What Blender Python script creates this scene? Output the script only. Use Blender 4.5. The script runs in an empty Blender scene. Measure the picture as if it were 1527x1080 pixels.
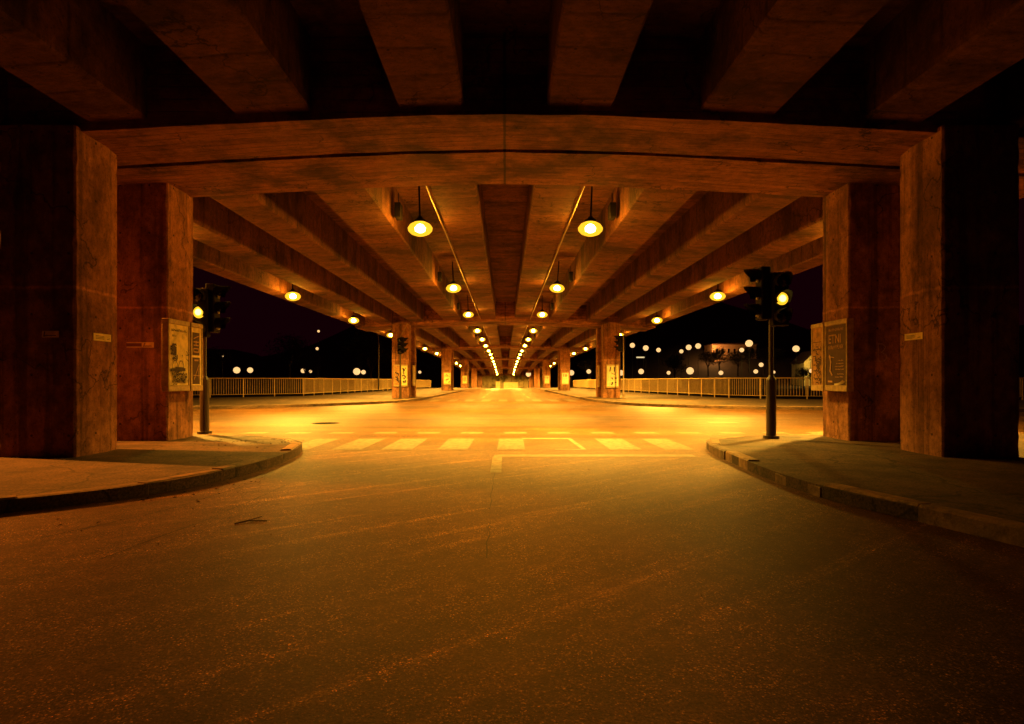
import bpy, bmesh, math, random
from mathutils import Vector, Matrix
random.seed(7)
R = math.radians
C = bpy.context.scene.collection
SC = bpy.context.scene

# ------------------------------------------------------------------ view geometry
F, CX, CY, HC = 900.0, 753.5, 568.0, 1.15      # pixel focal length and vanishing point of the 1527 px photograph
def P(x, y, Y):
    return Vector(((x - CX) * Y / F, Y, HC - (y - CY) * Y / F))
def zroad(y):                                   # the road dips gently far away
    return 0.0 if y < 70 else -0.00015 * (y - 70) ** 2
def zdeck(y):
    return 0.0 if y < 66 else -0.00031 * (y - 66) ** 2
KH = 0.13                                       # kerb height
def zsof(x):                                    # underside of the cross beams, crowned in the middle
    return 4.79 - 0.062 * (math.sqrt(x * x + 6.25) - 2.5)

# ------------------------------------------------------------------ helpers
class MB:
    """collects geometry for ONE mesh object"""
    def __init__(self):
        self.v, self.f, self.m = [], [], []
    def face(self, pts, mi=0):
        n = len(self.v); self.v += [tuple(p) for p in pts]; self.f.append(tuple(range(n, n + len(pts)))); self.m.append(mi)
    def box(self, a, b, mi=0):
        x0, y0, z0 = a; x1, y1, z1 = b
        n = len(self.v)
        self.v += [(x0,y0,z0),(x1,y0,z0),(x1,y1,z0),(x0,y1,z0),(x0,y0,z1),(x1,y0,z1),(x1,y1,z1),(x0,y1,z1)]
        for q in ((0,3,2,1),(4,5,6,7),(0,1,5,4),(1,2,6,5),(2,3,7,6),(3,0,4,7)):
            self.f.append(tuple(n + i for i in q)); self.m.append(mi)
    def prism(self, poly, z0, z1, mi=0):        # poly counter-clockwise
        n = len(self.v); k = len(poly)
        zf0 = z0 if callable(z0) else (lambda x, y: z0)
        zf1 = z1 if callable(z1) else (lambda x, y: z1)
        self.v += [(x, y, zf0(x, y)) for x, y in poly] + [(x, y, zf1(x, y)) for x, y in poly]
        self.f.append(tuple(n + i for i in reversed(range(k)))); self.m.append(mi)
        self.f.append(tuple(n + k + i for i in range(k))); self.m.append(mi)
        for i in range(k):
            j = (i + 1) % k
            self.f.append((n+i, n+j, n+k+j, n+k+i)); self.m.append(mi)
    def tube(self, p, q, r, seg=10, r2=None, mi=0, cap=True):
        p, q = Vector(p), Vector(q); d = (q - p).normalized()
        u = d.orthogonal().normalized(); w = d.cross(u); r2 = r if r2 is None else r2
        n = len(self.v)
        for c, rr in ((p, r), (q, r2)):
            for i in range(seg):
                a = 2 * math.pi * i / seg
                self.v.append(tuple(c + (u * math.cos(a) + w * math.sin(a)) * rr))
        for i in range(seg):
            j = (i + 1) % seg
            self.f.append((n+i, n+j, n+seg+j, n+seg+i)); self.m.append(mi)
        if cap:
            self.f.append(tuple(n + i for i in reversed(range(seg)))); self.m.append(mi)
            self.f.append(tuple(n + seg + i for i in range(seg))); self.m.append(mi)
    def lathe(self, prof, seg=20, c=(0,0,0), axis='Z', mi=0):
        n = len(self.v); k = len(prof)
        for i in range(seg):
            a = 2 * math.pi * i / seg
            for r, h in prof:
                x, y, z = r*math.cos(a), r*math.sin(a), h
                if axis == 'Y': x, y, z = x, h, y
                if axis == 'X': x, y, z = h, x, y
                self.v.append((c[0]+x, c[1]+y, c[2]+z))
        for i in range(seg):
            j = (i + 1) % seg
            for t in range(k - 1):
                self.f.append((n+i*k+t, n+j*k+t, n+j*k+t+1, n+i*k+t+1)); self.m.append(mi)
    def strip(self, pts, w, o, u, v, nrm, lift):  # a drawn stroke on a plane, pts in (u, v)
        for (a, b), (c, d) in zip(pts, pts[1:]):
            dx, dy = c - a, d - b; l = math.hypot(dx, dy) or 1e-6
            px, py = -dy / l * w / 2, dx / l * w / 2; ex, ey = dx/l*w*.3, dy/l*w*.3
            q = [(a-ex+px, b-ey+py), (a-ex-px, b-ey-py), (c+ex-px, d+ey-py), (c+ex+px, d+ey+py)]
            lift += 0.00003
            self.face([o + u * s + v * t + nrm * lift for s, t in q])
    def build(self, name, mat, parent=None, bevel=0.0, smooth=False, seg=1):
        me = bpy.data.meshes.new(name); me.from_pydata(self.v, [], self.f)
        mats = mat if isinstance(mat, (list, tuple)) else [mat]
        for mm in mats: me.materials.append(mm)
        for p, i in zip(me.polygons, self.m): p.material_index = i
        bm = bmesh.new(); bm.from_mesh(me)
        bmesh.ops.remove_doubles(bm, verts=bm.verts, dist=1e-5)
        bmesh.ops.recalc_face_normals(bm, faces=bm.faces)
        if bevel:
            es = [e for e in bm.edges if len(e.link_faces) == 2 and e.calc_face_angle(0) > 0.6]
            bmesh.ops.bevel(bm, geom=es, offset=bevel, segments=seg, profile=.5, affect='EDGES', clamp_overlap=True)
        bm.to_mesh(me); bm.free()
        if smooth:
            for p in me.polygons: p.use_smooth = True
        o = bpy.data.objects.new(name, me); C.objects.link(o)
        if parent: o.parent = parent
        return o

def tag(o, label=None, cat=None, group=None, kind=None):
    if label: o['label'] = label
    if cat: o['category'] = cat
    if group: o['group'] = group
    if kind: o['kind'] = kind
    return o
def empty(name, loc=(0,0,0), rz=0.0, rx=0.0):
    o = bpy.data.objects.new(name, None); C.objects.link(o)
    o.location = loc; o.rotation_euler = (rx, 0, rz); o.empty_display_size = .2
    return o
def copy_tree(o, parent=None):
    c = o.copy(); C.objects.link(c); c.parent = parent
    for ch in list(o.children): copy_tree(ch, c)
    return c
ORD = ['first','second','third','fourth','fifth','sixth','seventh','eighth','ninth','tenth','eleventh','twelfth',
       'thirteenth','fourteenth','fifteenth','sixteenth','seventeenth','eighteenth','nineteenth','twentieth']

# ------------------------------------------------------------------ materials
def newmat(name):
    m = bpy.data.materials.new(name); m.use_nodes = True
    nt = m.node_tree; b = nt.nodes['Principled BSDF']
    return m, nt, b
def N(nt, t, **kw):
    n = nt.nodes.new(t)
    for k, v in kw.items(): setattr(n, k, v)
    return n
def math_(nt, op, a, b=None, clamp=False):
    n = N(nt, 'ShaderNodeMath', operation=op); n.use_clamp = clamp
    for i, x in enumerate((a, b)):
        if x is None: continue
        if isinstance(x, (int, float)): n.inputs[i].default_value = x
        else: nt.links.new(x, n.inputs[i])
    return n.outputs[0]
def mix(nt, fac, a, b, mode='MIX'):
    n = N(nt, 'ShaderNodeMix', data_type='RGBA', blend_type=mode)
    for s, x in ((n.inputs[0], fac), (n.inputs[6], a), (n.inputs[7], b)):
        if isinstance(x, (int, float)): s.default_value = x
        elif isinstance(x, tuple): s.default_value = (*x, 1)
        else: nt.links.new(x, s)
    return n.outputs[2]
def ramp(nt, fac, stops):
    n = N(nt, 'ShaderNodeValToRGB'); cr = n.color_ramp
    while len(cr.elements) < len(stops): cr.elements.new(.5)
    for e, (p, c) in zip(cr.elements, stops):
        e.position = p; e.color = (*((c, c, c) if isinstance(c, (int, float)) else c), 1)
    nt.links.new(fac, n.inputs[0]); return n.outputs[0]
def noise(nt, vec, scale, detail=4, rough=.6):
    n = N(nt, 'ShaderNodeTexNoise'); n.inputs['Scale'].default_value = scale
    n.inputs['Detail'].default_value = detail; n.inputs['Roughness'].default_value = rough
    if vec is not None: nt.links.new(vec, n.inputs['Vector'])
    return n.outputs['Fac']
def mapped(nt, vec, scale=(1,1,1), rot=(0,0,0)):
    n = N(nt, 'ShaderNodeMapping'); n.inputs['Scale'].default_value = scale; n.inputs['Rotation'].default_value = rot
    nt.links.new(vec, n.inputs['Vector']); return n.outputs[0]
def bump(nt, b, h, strength, dist):
    n = N(nt, 'ShaderNodeBump'); n.inputs['Strength'].default_value = strength; n.inputs['Distance'].default_value = dist
    nt.links.new(h, n.inputs['Height']); nt.links.new(n.outputs[0], b.inputs['Normal'])

def concrete(name, axis, plank, tint, along=(1,1,1), joint=.8, seam=False, stain=.7, tone_lo=.72, panel=None, holes=None, run=False):
    """board-marked, weathered concrete: 'axis' is the direction across the boards, 'along' stretches the grain"""
    m, nt, b = newmat(name)
    pos = N(nt, 'ShaderNodeNewGeometry').outputs['Position']
    d = N(nt, 'ShaderNodeVectorMath', operation='DOT_PRODUCT'); nt.links.new(pos, d.inputs[0]); d.inputs[1].default_value = axis
    wob = noise(nt, pos, 1.3, 3)
    w = math_(nt, 'ADD', math_(nt, 'DIVIDE', d.outputs['Value'], plank), math_(nt, 'MULTIPLY', wob, .16))
    cell = math_(nt, 'FLOOR', w); fr = math_(nt, 'FRACT', w)
    wn = N(nt, 'ShaderNodeTexWhiteNoise', noise_dimensions='1D'); nt.links.new(cell, wn.inputs['W'])
    tone = ramp(nt, wn.outputs['Value'], [(0, tone_lo), (1, 1.12)])
    grain = ramp(nt, noise(nt, mapped(nt, pos, along), 9.0, 8, .75), [(.32, .55), (.66, 1.25)])
    mott = ramp(nt, noise(nt, pos, 4.5, 9, .78), [(.34, .60), (.50, .97), (.64, 1.18)])
    big = ramp(nt, noise(nt, mapped(nt, pos, (.6,.8,.45)), 1.0, 9, .70), [(.40, 1 - stain), (.52, 1.0)])
    pits = ramp(nt, noise(nt, pos, 34, 4, .7), [(.33, .30), (.42, 1.0)])
    jn = ramp(nt, fr, [(0, 1 - joint), (.03, 1 - joint*.7), (.09, 1), (.94, 1), (1.0, 1 - joint)])
    jn = mix(nt, ramp(nt, noise(nt, pos, 2.2, 6, .7), [(.40, .05), (.56, 1)]), (1,1,1), jn)
    c = mix(nt, 1.0, tint, tone, 'MULTIPLY')
    for x in (grain, mott, big, pits, jn): c = mix(nt, 1.0, c, x, 'MULTIPLY')
    vc = N(nt, 'ShaderNodeTexVoronoi', feature='DISTANCE_TO_EDGE'); vc.inputs['Scale'].default_value = .55
    dv = N(nt, 'ShaderNodeVectorMath', operation='ADD'); nt.links.new(pos, dv.inputs[0])
    nz = N(nt, 'ShaderNodeTexNoise'); nz.inputs['Scale'].default_value = 2.5; nz.inputs['Detail'].default_value = 6; nt.links.new(pos, nz.inputs['Vector'])
    nt.links.new(nz.outputs['Color'], dv.inputs[1]); nt.links.new(dv.outputs[0], vc.inputs['Vector'])
    ck = ramp(nt, vc.outputs['Distance'], [(.004, .30), (.011, 1)])
    ck = mix(nt, ramp(nt, noise(nt, pos, .8, 2), [(.48, 0), (.56, 1)]), (1,1,1), ck)
    c = mix(nt, 1.0, c, ck, 'MULTIPLY')
    sx = N(nt, 'ShaderNodeSeparateXYZ'); nt.links.new(pos, sx.inputs[0])
    if holes:                                    # formwork tie holes on a regular grid
        (ua, us), (va, vs) = holes; ds = []
        for a_, s_ in ((ua, us), (va, vs)):
            dd = N(nt, 'ShaderNodeVectorMath', operation='DOT_PRODUCT'); nt.links.new(pos, dd.inputs[0]); dd.inputs[1].default_value = a_
            q = math_(nt, 'MULTIPLY', math_(nt, 'SUBTRACT', math_(nt, 'FRACT', math_(nt, 'DIVIDE', dd.outputs['Value'], s_)), .5), s_)
            ds.append(math_(nt, 'MULTIPLY', q, q))
        r_ = math_(nt, 'SQRT', math_(nt, 'ADD', ds[0], ds[1]))
        c = mix(nt, 1.0, c, ramp(nt, r_, [(.014, .18), (.022, 1)]), 'MULTIPLY')
    if run:                                      # water runs down the face
        rn = noise(nt, mapped(nt, pos, (5,5,.16)), 1.0, 5, .6)
        c = mix(nt, 1.0, c, ramp(nt, rn, [(.38, .55), (.46, 1), (.64, 1), (.72, 1.25)]), 'MULTIPLY')
    if panel:                                    # lift joint between two pours of the pier
        az = math_(nt, 'ABSOLUTE', math_(nt, 'SUBTRACT', math_(nt, 'ADD', sx.outputs[2], math_(nt, 'MULTIPLY', noise(nt, pos, 5, 4), .08)), panel))
        c = mix(nt, 1.0, c, ramp(nt, az, [(.008, 1.7), (.03, 1)]), 'MULTIPLY')
    if seam:                                     # the construction joint in the middle of the beam
        ax = math_(nt, 'ABSOLUTE', math_(nt, 'ADD', sx.outputs[0], math_(nt, 'MULTIPLY', noise(nt, pos, 3, 2), .02)))
        c = mix(nt, 1.0, c, ramp(nt, ax, [(.012, .25), (.028, 1)]), 'MULTIPLY')
    nt.links.new(c, b.inputs['Base Color']); b.inputs['Roughness'].default_value = .9
    b.inputs['Specular IOR Level'].default_value = .25
    h = math_(nt, 'ADD', math_(nt, 'MULTIPLY', jn, .6), math_(nt, 'ADD', math_(nt, 'MULTIPLY', mott, .5), math_(nt, 'ADD', math_(nt, 'MULTIPLY', wn.outputs['Value'], .35), math_(nt, 'MULTIPLY', pits, .25))))
    bump(nt, b, h, .8, .02)
    return m
M = {}
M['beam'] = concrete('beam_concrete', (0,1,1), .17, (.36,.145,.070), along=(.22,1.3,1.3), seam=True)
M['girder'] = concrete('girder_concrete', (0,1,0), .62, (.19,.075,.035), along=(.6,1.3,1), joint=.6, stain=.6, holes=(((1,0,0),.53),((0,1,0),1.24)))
M['pier'] = concrete('pier_concrete', (1,1,0), .52, (.44,.19,.085), along=(1.3,1.3,.8), joint=.45, tone_lo=.86, stain=.55, panel=2.45, holes=(((1,1,0),.5),((0,0,1),.82)), run=True)
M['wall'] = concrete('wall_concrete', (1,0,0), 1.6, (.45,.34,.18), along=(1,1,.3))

def plain(name, col, rough=.6, metal=0.0, var=.25, scale=6.0, spec=.5):
    m, nt, b = newmat(name)
    tc = N(nt, 'ShaderNodeTexCoord').outputs['Object']
    k = ramp(nt, noise(nt, tc, scale, 5), [(.3, 1 - var), (.7, 1 + var * .4)])
    nt.links.new(mix(nt, 1.0, col, k, 'MULTIPLY'), b.inputs['Base Color'])
    b.inputs['Roughness'].default_value = rough; b.inputs['Metallic'].default_value = metal
    b.inputs['Specular IOR Level'].default_value = spec
    return m
M['dark'] = plain('dark_metal', (.008,.006,.005), .8, spec=.15)
M['pole'] = plain('pole_paint', (.05,.03,.018), .45)
M['poleg'] = plain('grey_pole_paint', (.30,.20,.11), .5)
M['steel'] = plain('galvanised_steel', (.75,.50,.21), .5, .2)
M['frame'] = plain('poster_frame', (.50,.34,.13), .5, var=.45, scale=14)
M['paper'] = plain('poster_paper', (.95,.74,.26), .6, var=.35, scale=9)
M['papw'] = plain('white_poster_paper', (.85,.75,.45), .7, var=.3, scale=7)
M['papd'] = plain('dark_poster_paper', (.07,.025,.015), .7, var=.3, scale=7)
M['papo'] = plain('faded_poster_paper', (.50,.25,.07), .7, var=.6, scale=10)
M['ink'] = plain('poster_ink', (.035,.012,.01), .7)
M['inkl'] = plain('pale_print', (.55,.30,.12), .7, var=.4, scale=20)
M['chalk'] = plain('chalk_line', (.42,.28,.22), .9, var=.4, scale=30)
M['tar'] = plain('tar_seam', (.018,.011,.007), .65)
M['leaf'] = plain('dead_leaves', (.05,.028,.012), .8)
M['earth'] = plain('dark_earth', (.030,.018,.012), .95, scale=.3)
M['foliage'] = plain('foliage', (.045,.040,.016), .8, scale=2)
M['bark'] = plain('bark', (.05,.03,.02), .9)
M['plaster'] = plain('house_plaster', (.50,.30,.16), .9, scale=.4)
M['tiles'] = plain('roof_tiles', (.10,.04,.03), .9)
M['glass'] = plain('dark_glass', (.015,.010,.010), .15)
M['panelw'] = plain('pale_panel', (.75,.62,.30), .6, scale=1.5)

def emit(name, col, s, body=(.8,.7,.5)):
    m, nt, b = newmat(name)
    b.inputs['Base Color'].default_value = (*body, 1); b.inputs['Roughness'].default_value = .3
    b.inputs['Emission Color'].default_value = (*col, 1); b.inputs['Emission Strength'].default_value = s
    return m
M['lens'] = emit('sodium_lamp_lens', (1,.34,.006), 170)
def bowl_glass():
    m = bpy.data.materials.new('frosted_lamp_glass'); m.use_nodes = True; nt = m.node_tree
    nt.nodes.remove(nt.nodes['Principled BSDF'])
    t = nt.nodes.new('ShaderNodeBsdfTransparent'); e = nt.nodes.new('ShaderNodeEmission'); x = nt.nodes.new('ShaderNodeMixShader')
    e.inputs[0].default_value = (1,.50,.02,1); e.inputs[1].default_value = 2.2; x.inputs[0].default_value = .55
    nt.links.new(t.outputs[0], x.inputs[1]); nt.links.new(e.outputs[0], x.inputs[2]); nt.links.new(x.outputs[0], nt.nodes['Material Output'].inputs[0])
    return m
M['bowl'] = bowl_glass()
M['bulb'] = emit('hot_sodium_bulb', (1,.38,.02), 1050)
M['core'] = emit('hot_amber_lamp', (1,.70,.14), 6)
M['amber'] = emit('lit_amber_lens', (1,.52,.02), 1.6)
M['star'] = emit('far_lamp_globe', (1,.58,.22), 1.45)
M['white'] = emit('white_lantern_bowl', (1,.78,.38), 1.0)

def asphalt():
    m, nt, b = newmat('asphalt')
    pos = N(nt, 'ShaderNodeNewGeometry').outputs['Position']
    big = ramp(nt, noise(nt, mapped(nt, pos, (.7,.5,1)), .8, 8, .68), [(.34, .50), (.64, 1.3)])
    mid = mix(nt, 1.0, ramp(nt, noise(nt, pos, 9, 8, .78), [(.36, .45), (.62, 1.4)]), ramp(nt, noise(nt, pos, 62, 3, .7), [(.38, .35), (.60, 1.55)]), 'MULTIPLY')
    def stones(scale, stops):                    # each stone has its own tone; the brightest are painted-in glints
        v = N(nt, 'ShaderNodeTexVoronoi'); v.inputs['Scale'].default_value = scale; nt.links.new(pos, v.inputs['Vector'])
        sp = N(nt, 'ShaderNodeSeparateColor'); nt.links.new(v.outputs['Color'], sp.inputs[0])
        return ramp(nt, sp.outputs[0], stops)
    agg = mix(nt, 1.0, stones(150, [(0, .30), (.55, .55), (.80, 1.1), (.93, 2.6), (1.0, 6.0)]), stones(330, [(0, .5), (.6, .9), (1, 1.9)]), 'MULTIPLY')
    agg = mix(nt, ramp(nt, noise(nt, pos, 2.3, 6, .7), [(.38, .25), (.58, 1)]), (.8,.8,.8), agg)
    st = noise(nt, mapped(nt, mapped(nt, pos, (1,1,1), (0,0,R(-40))), (.12,2.6,1)), 1.4, 5, .65)   # streaks worn by turning traffic
    stm = ramp(nt, st, [(.36, .70), (.52, 1.0), (.60, 1.3), (.65, 2.5)])
    lane = noise(nt, mapped(nt, pos, (.03,1.1,1)), 1.2, 4, .55)      # cross-street wheel tracks
    lanem = ramp(nt, lane, [(.38, .62), (.60, 1.2)])
    sx = N(nt, 'ShaderNodeSeparateXYZ'); nt.links.new(pos, sx.inputs[0])
    far = ramp(nt, math_(nt, 'DIVIDE', sx.outputs[1], 30.0), [(.36, 0), (.42, 1)])
    c = mix(nt, 1.0, (.135,.062,.018), big, 'MULTIPLY')
    for x in (mid, agg, mix(nt, far, stm, lanem)): c = mix(nt, 1.0, c, x, 'MULTIPLY')
    nt.links.new(c, b.inputs['Base Color'])
    b.inputs['Roughness'].default_value = .52
    b.inputs['Specular IOR Level'].default_value = .5; b.inputs['Specular Tint'].default_value = (1,.50,.3,1)
    bump(nt, b, math_(nt, 'ADD', agg, math_(nt, 'MULTIPLY', mid, .5)), .35, .006)
    return m
M['asphalt'] = asphalt()
def paving():
    m, nt, b = newmat('worn_pavement')
    pos = N(nt, 'ShaderNodeNewGeometry').outputs['Position']
    c = mix(nt, 1.0, (.105,.058,.027), ramp(nt, noise(nt, pos, 1.6, 8, .7), [(.34, .35), (.66, 1.4)]), 'MULTIPLY')
    c = mix(nt, 1.0, c, ramp(nt, noise(nt, pos, 45, 3, .6), [(.34, .4), (.66, 1.6)]), 'MULTIPLY')
    v = N(nt, 'ShaderNodeTexVoronoi', feature='DISTANCE_TO_EDGE'); v.inputs['Scale'].default_value = .7
    nz = N(nt, 'ShaderNodeTexNoise'); nz.inputs['Scale'].default_value = 3; nz.inputs['Detail'].default_value = 5; nt.links.new(pos, nz.inputs['Vector'])
    dv = N(nt, 'ShaderNodeVectorMath', operation='MULTIPLY_ADD'); nt.links.new(nz.outputs['Color'], dv.inputs[0]); dv.inputs[1].default_value = (.5,.5,.5); nt.links.new(pos, dv.inputs[2])
    nt.links.new(dv.outputs[0], v.inputs['Vector'])
    c = mix(nt, 1.0, c, ramp(nt, v.outputs['Distance'], [(.006, .3), (.014, 1)]), 'MULTIPLY')
    nt.links.new(c, b.inputs['Base Color']); b.inputs['Roughness'].default_value = .8
    bump(nt, b, noise(nt, pos, 30, 5, .7), .6, .01)
    return m
M['paving'] = paving()
def kerbm():
    m, nt, b = newmat('kerb_stone')
    pos = N(nt, 'ShaderNodeNewGeometry').outputs['Position']
    c = mix(nt, 1.0, (.34,.19,.085), ramp(nt, noise(nt, pos, 5.0, 8, .75), [(.36, .30), (.62, 1.3)]), 'MULTIPLY')
    isl = N(nt, 'ShaderNodeNewGeometry').outputs['Random Per Island']
    c = mix(nt, 1.0, c, ramp(nt, isl, [(0, .45), (1, 1.25)]), 'MULTIPLY')
    nt.links.new(c, b.inputs['Base Color']); b.inputs['Roughness'].default_value = .7
    bump(nt, b, noise(nt, pos, 16, 6, .7), .7, .02)
    return m
M['kerb'] = kerbm()
def paint():
    m, nt, b = newmat('worn_road_paint')
    pos = N(nt, 'ShaderNodeNewGeometry').outputs['Position']
    wear = ramp(nt, noise(nt, pos, 9, 8, .75), [(.40, 0), (.54, 1)])
    fine = ramp(nt, noise(nt, pos, 80, 2), [(.3, .6), (.6, 1)])
    c = mix(nt, wear, (.13,.075,.028), (.26,.20,.12))
    nt.links.new(mix(nt, 1.0, c, fine, 'MULTIPLY'), b.inputs['Base Color']); b.inputs['Roughness'].default_value = .6
    return m
M['paint'] = paint()
M['paintn'] = plain('fresher_road_paint', (.33,.26,.16), .6, var=.6, scale=8)

# ------------------------------------------------------------------ setting: ground, road, pavements
RAIL_R = [(60,31.0),(24,33.0),(17,34.0),(14.8,35.0),(13.6,36.7),(13.0,40),(11.7,52),(11.2,60),(11.0,70)]
RAIL_L = [(-12.3,70),(-12.3,68),(-13.7,41),(-18.1,37),(-24,34.6),(-60,32)]
plat = [(-62,-42),(62,-42),(62,31.2)] + [(x + .35, y + .35) for x, y in RAIL_R[1:-1]] + [(11.35,70),(-12.65,70)] + \
       [(x - .3, y + .35) for x, y in RAIL_L[1:-1]] + [(-62,32.4)]
b = MB(); b.prism(plat, -5.2, 0.0)
ys = [70 + 9 * i for i in range(12)]
for y0, y1 in zip(ys, ys[1:]):
    b.face([(-12.65,y0,zroad(y0)),(11.35,y0,zroad(y0)),(11.35,y1,zroad(y1)),(-12.65,y1,zroad(y1))])
    for x in (-12.65, 11.35):
        b.face([(x,y0,-5.2),(x,y1,-5.2),(x,y1,zroad(y1)),(x,y0,zroad(y0))])
tag(b.build('road', M['asphalt']), 'worn asphalt junction and road running away under the viaduct', None, None, 'structure')

b = MB()                                       # low ground far below the road and the bank opposite
def zground(x, y):
    if y < 118: return -5.0
    t = min(1, (y - 118) / 14.0); z = -5 + 4.2 * t * t * (3 - 2 * t)
    z += 8.6 * math.exp(-(((x - 90) / 34) ** 4 + ((y - 252) / 24) ** 4))
    if y > 175:
        s = min(1, (y - 175) / 260.0)
        z += s * s * (3 - 2 * s) * (40 + 22 * math.sin(x * .011 + 1) + 9 * math.sin(x * .037 + y * .01)) * min(1, max(0, (abs(x - 8) - 20) / 45.0))
    return z
gx = [-900 + 30 * i for i in range(61)]; gy = [-300, -60, 0, 60, 110, 118, 122, 126, 132, 145, 160, 175] + [190 + 20 * i for i in range(22)] + [800]
idx = {}
for j, y in enumerate(gy):
    for i, x in enumerate(gx):
        idx[i, j] = len(b.v); b.v.append((x, y, zground(x, y)))
for j in range(len(gy) - 1):
    for i in range(len(gx) - 1):
        b.f.append((idx[i,j], idx[i+1,j], idx[i+1,j+1], idx[i,j+1])); b.m.append(0)
tag(b.build('ground', M['earth'], smooth=True), 'dark low ground and hills beyond the railings', None, None, 'structure')

def pavement(poly, label, far_edges=None):
    b = MB(); b.prism(poly, 0.002, KH - .012)
    if far_edges:
        xa, xb = far_edges
        for y0, y1 in zip(ys, ys[1:]):
            b.face([(xa,y0,zroad(y0)+KH-.012),(xb,y0,zroad(y0)+KH-.012),(xb,y1,zroad(y1)+KH-.012),(xa,y1,zroad(y1)+KH-.012)])
    tag(b.build('pavement', M['paving']), label, None, None, 'structure')
def kerb(line, label, w=.16, side=1):
    """kerb stones about a metre long laid along a polyline; the outer (road) edge is the line, side points into the pavement"""
    pts = [Vector((x, y, 0)) for x, y in line]
    d = [0]
    for p, q in zip(pts, pts[1:]): d.append(d[-1] + (q - p).length)
    def at(s):
        for i in range(len(pts) - 1):
            if s <= d[i+1] or i == len(pts) - 2:
                t = (s - d[i]) / (d[i+1] - d[i]); return pts[i].lerp(pts[i+1], t)
    b = MB(); s = 0.0
    while s < d[-1] - .3:
        p = at(s); near = p.length < 22
        L = (.85 + random.random() * .2) if near else 2.0
        e = min(s + L, d[-1]); p, q = at(s + (.011 if near else .006)), at(e - (.011 if near else .006))
        t = (q - p).normalized(); n = Vector((-t.y, t.x, 0)) * side
        jz = random.uniform(-.020, .012) if near else 0; jo = random.uniform(-.018, .018) if near else 0
        z = (zroad(p.y), zroad(q.y))
        o0, o1, i0, i1 = p + n*jo, q + n*jo, p + n*(w+jo), q + n*(w+jo)
        k = len(b.v); c = .02
        for hz, ins in ((0, 0), (KH - c, 0), (KH, c)):
            for pp, zz, sg in ((o0, z[0], 1), (o1, z[1], 1), (i1, z[1], -1), (i0, z[0], -1)):
                v = pp + n * ins * sg; b.v.append((v.x, v.y, zz + hz + (jz if hz else .001)))
        for r in (0, 4):
            for a in range(4):
                bb = (a + 1) % 4; b.f.append((k+r+a, k+r+bb, k+r+4+bb, k+r+4+a)); b.m.append(0)
        b.f.append((k+8, k+9, k+10, k+11)); b.m.append(0)
        s = e
    tag(b.build('kerb', M['kerb']), label, None, None, 'structure')
def smooth_line(pts, it=2):
    for _ in range(it):
        q = [pts[0]]
        for a, c in zip(pts, pts[1:]):
            q += [(a[0]*.75+c[0]*.25, a[1]*.75+c[1]*.25), (a[0]*.25+c[0]*.75, a[1]*.25+c[1]*.75)]
        q.append(pts[-1]); pts = q
    return pts
KL = smooth_line([(-30,-7),(-14,-.6),(-8,2.5),(-5.6,4.25),(-4.13,5.35),(-3.5,6.1),(-3.18,7.1),(-3.1,8.3),(-3.2,9.5),(-3.5,10.4),(-4.4,11.3),(-6,11.7),(-12,12.1),(-60,13)])
KR = smooth_line([(4.1,-14),(3.8,2.4),(3.62,4.2),(3.30,5.1),(3.10,5.8),(3.05,7.0),(3.18,8.6),(3.3,9.9),(3.6,10.8),(4.5,11.4),(5.8,11.6),(12,12.0),(60,13)])
FL = smooth_line([(-60,20.5),(-24,22.3),(-11.1,24.2),(-7.4,28.2),(-5.7,31.2),(-5.0,35),(-4.9,46),(-4.8,70)])
FR = smooth_line([(4.6,70),(4.6,52),(4.7,37),(5.0,31),(5.9,27.6),(8.0,25.4),(12.2,23.4),(30,21),(60,19.6)])
pavement(KL + [(-60,-7)], 'pavement corner around the left piers, crossed by a pier shadow')
pavement(list(KR[::-1]) + [(60,-14)] if False else [(60,-14)] + list(reversed(KR)), 'dark pavement corner around the right piers')
pavement(FL + [(-12.5,70)] + [(x, y) for x, y in RAIL_L[1:]], 'pavement beyond the junction left of the road', (-12.5,-4.8))
pavement(FR + [(x, y) for x, y in RAIL_R[:]], 'pavement beyond the junction right of the road', (4.6,11.0))
ext = [(0, 0)]
kerb(KL, 'kerb stones round the left corner', side=1)
kerb(KR, 'kerb stones round the right corner', side=-1)
kerb(FL + [(-4.8, y) for y in ys[1:]], 'kerb stones left of the road beyond the junction', side=1)
kerb([(4.6, y) for y in reversed(ys[1:])] + FR, 'kerb stones right of the road beyond the junction', side=1)

# road markings: thin painted sheets
def sheet(name, quads, label, mat='paint', z=.004):
    b = MB()
    for q in quads: b.face([(x, y, z + zroad(y)) for x, y in q])
    return tag(b.build(name, M[mat]), label, None, None, 'structure')
def rect(x0, x1, y0, y1, sh=0): return [(x0,y0),(x1,y0),(x1+sh,y1),(x0+sh,y1)]
for i, (x0, x1) in enumerate([(-3.75,-3.3),(-2.91,-2.40),(-2.08,-1.56),(-1.13,-.63),(-.14,.33),(1.75,2.28),(2.66,3.17)]):
    sheet('crosswalk_stripe', [rect(x0, x1, 10.05, 11.95, .02)], 'white crosswalk stripe, %s from the left' % ORD[i])
sheet('crosswalk_stripe', [rect(1.28,1.36,10.05,11.88,-.05), rect(.83,1.28,10.05,10.13), rect(.33,1.31,11.90,12.08)], 'crosswalk stripe worn to its outline', 'paintn')
for i in range(14):
    x = -5.75 + .955 * i
    sheet('edge_dash', [rect(x, x + .49, 13.1, 13.5)], 'white dash of the cross street edge line, %s from the left' % ORD[i])
sheet('lane_dash', [rect(5.6,6.4,16.4,16.9)], 'white lane dash at the right of the cross street')
sheet('stop_line', [rect(-.17,2.9,9.12,9.38), rect(-.19,-.05,7.55,9.12)], 'worn stop line meeting the centre line', 'paintn')
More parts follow.
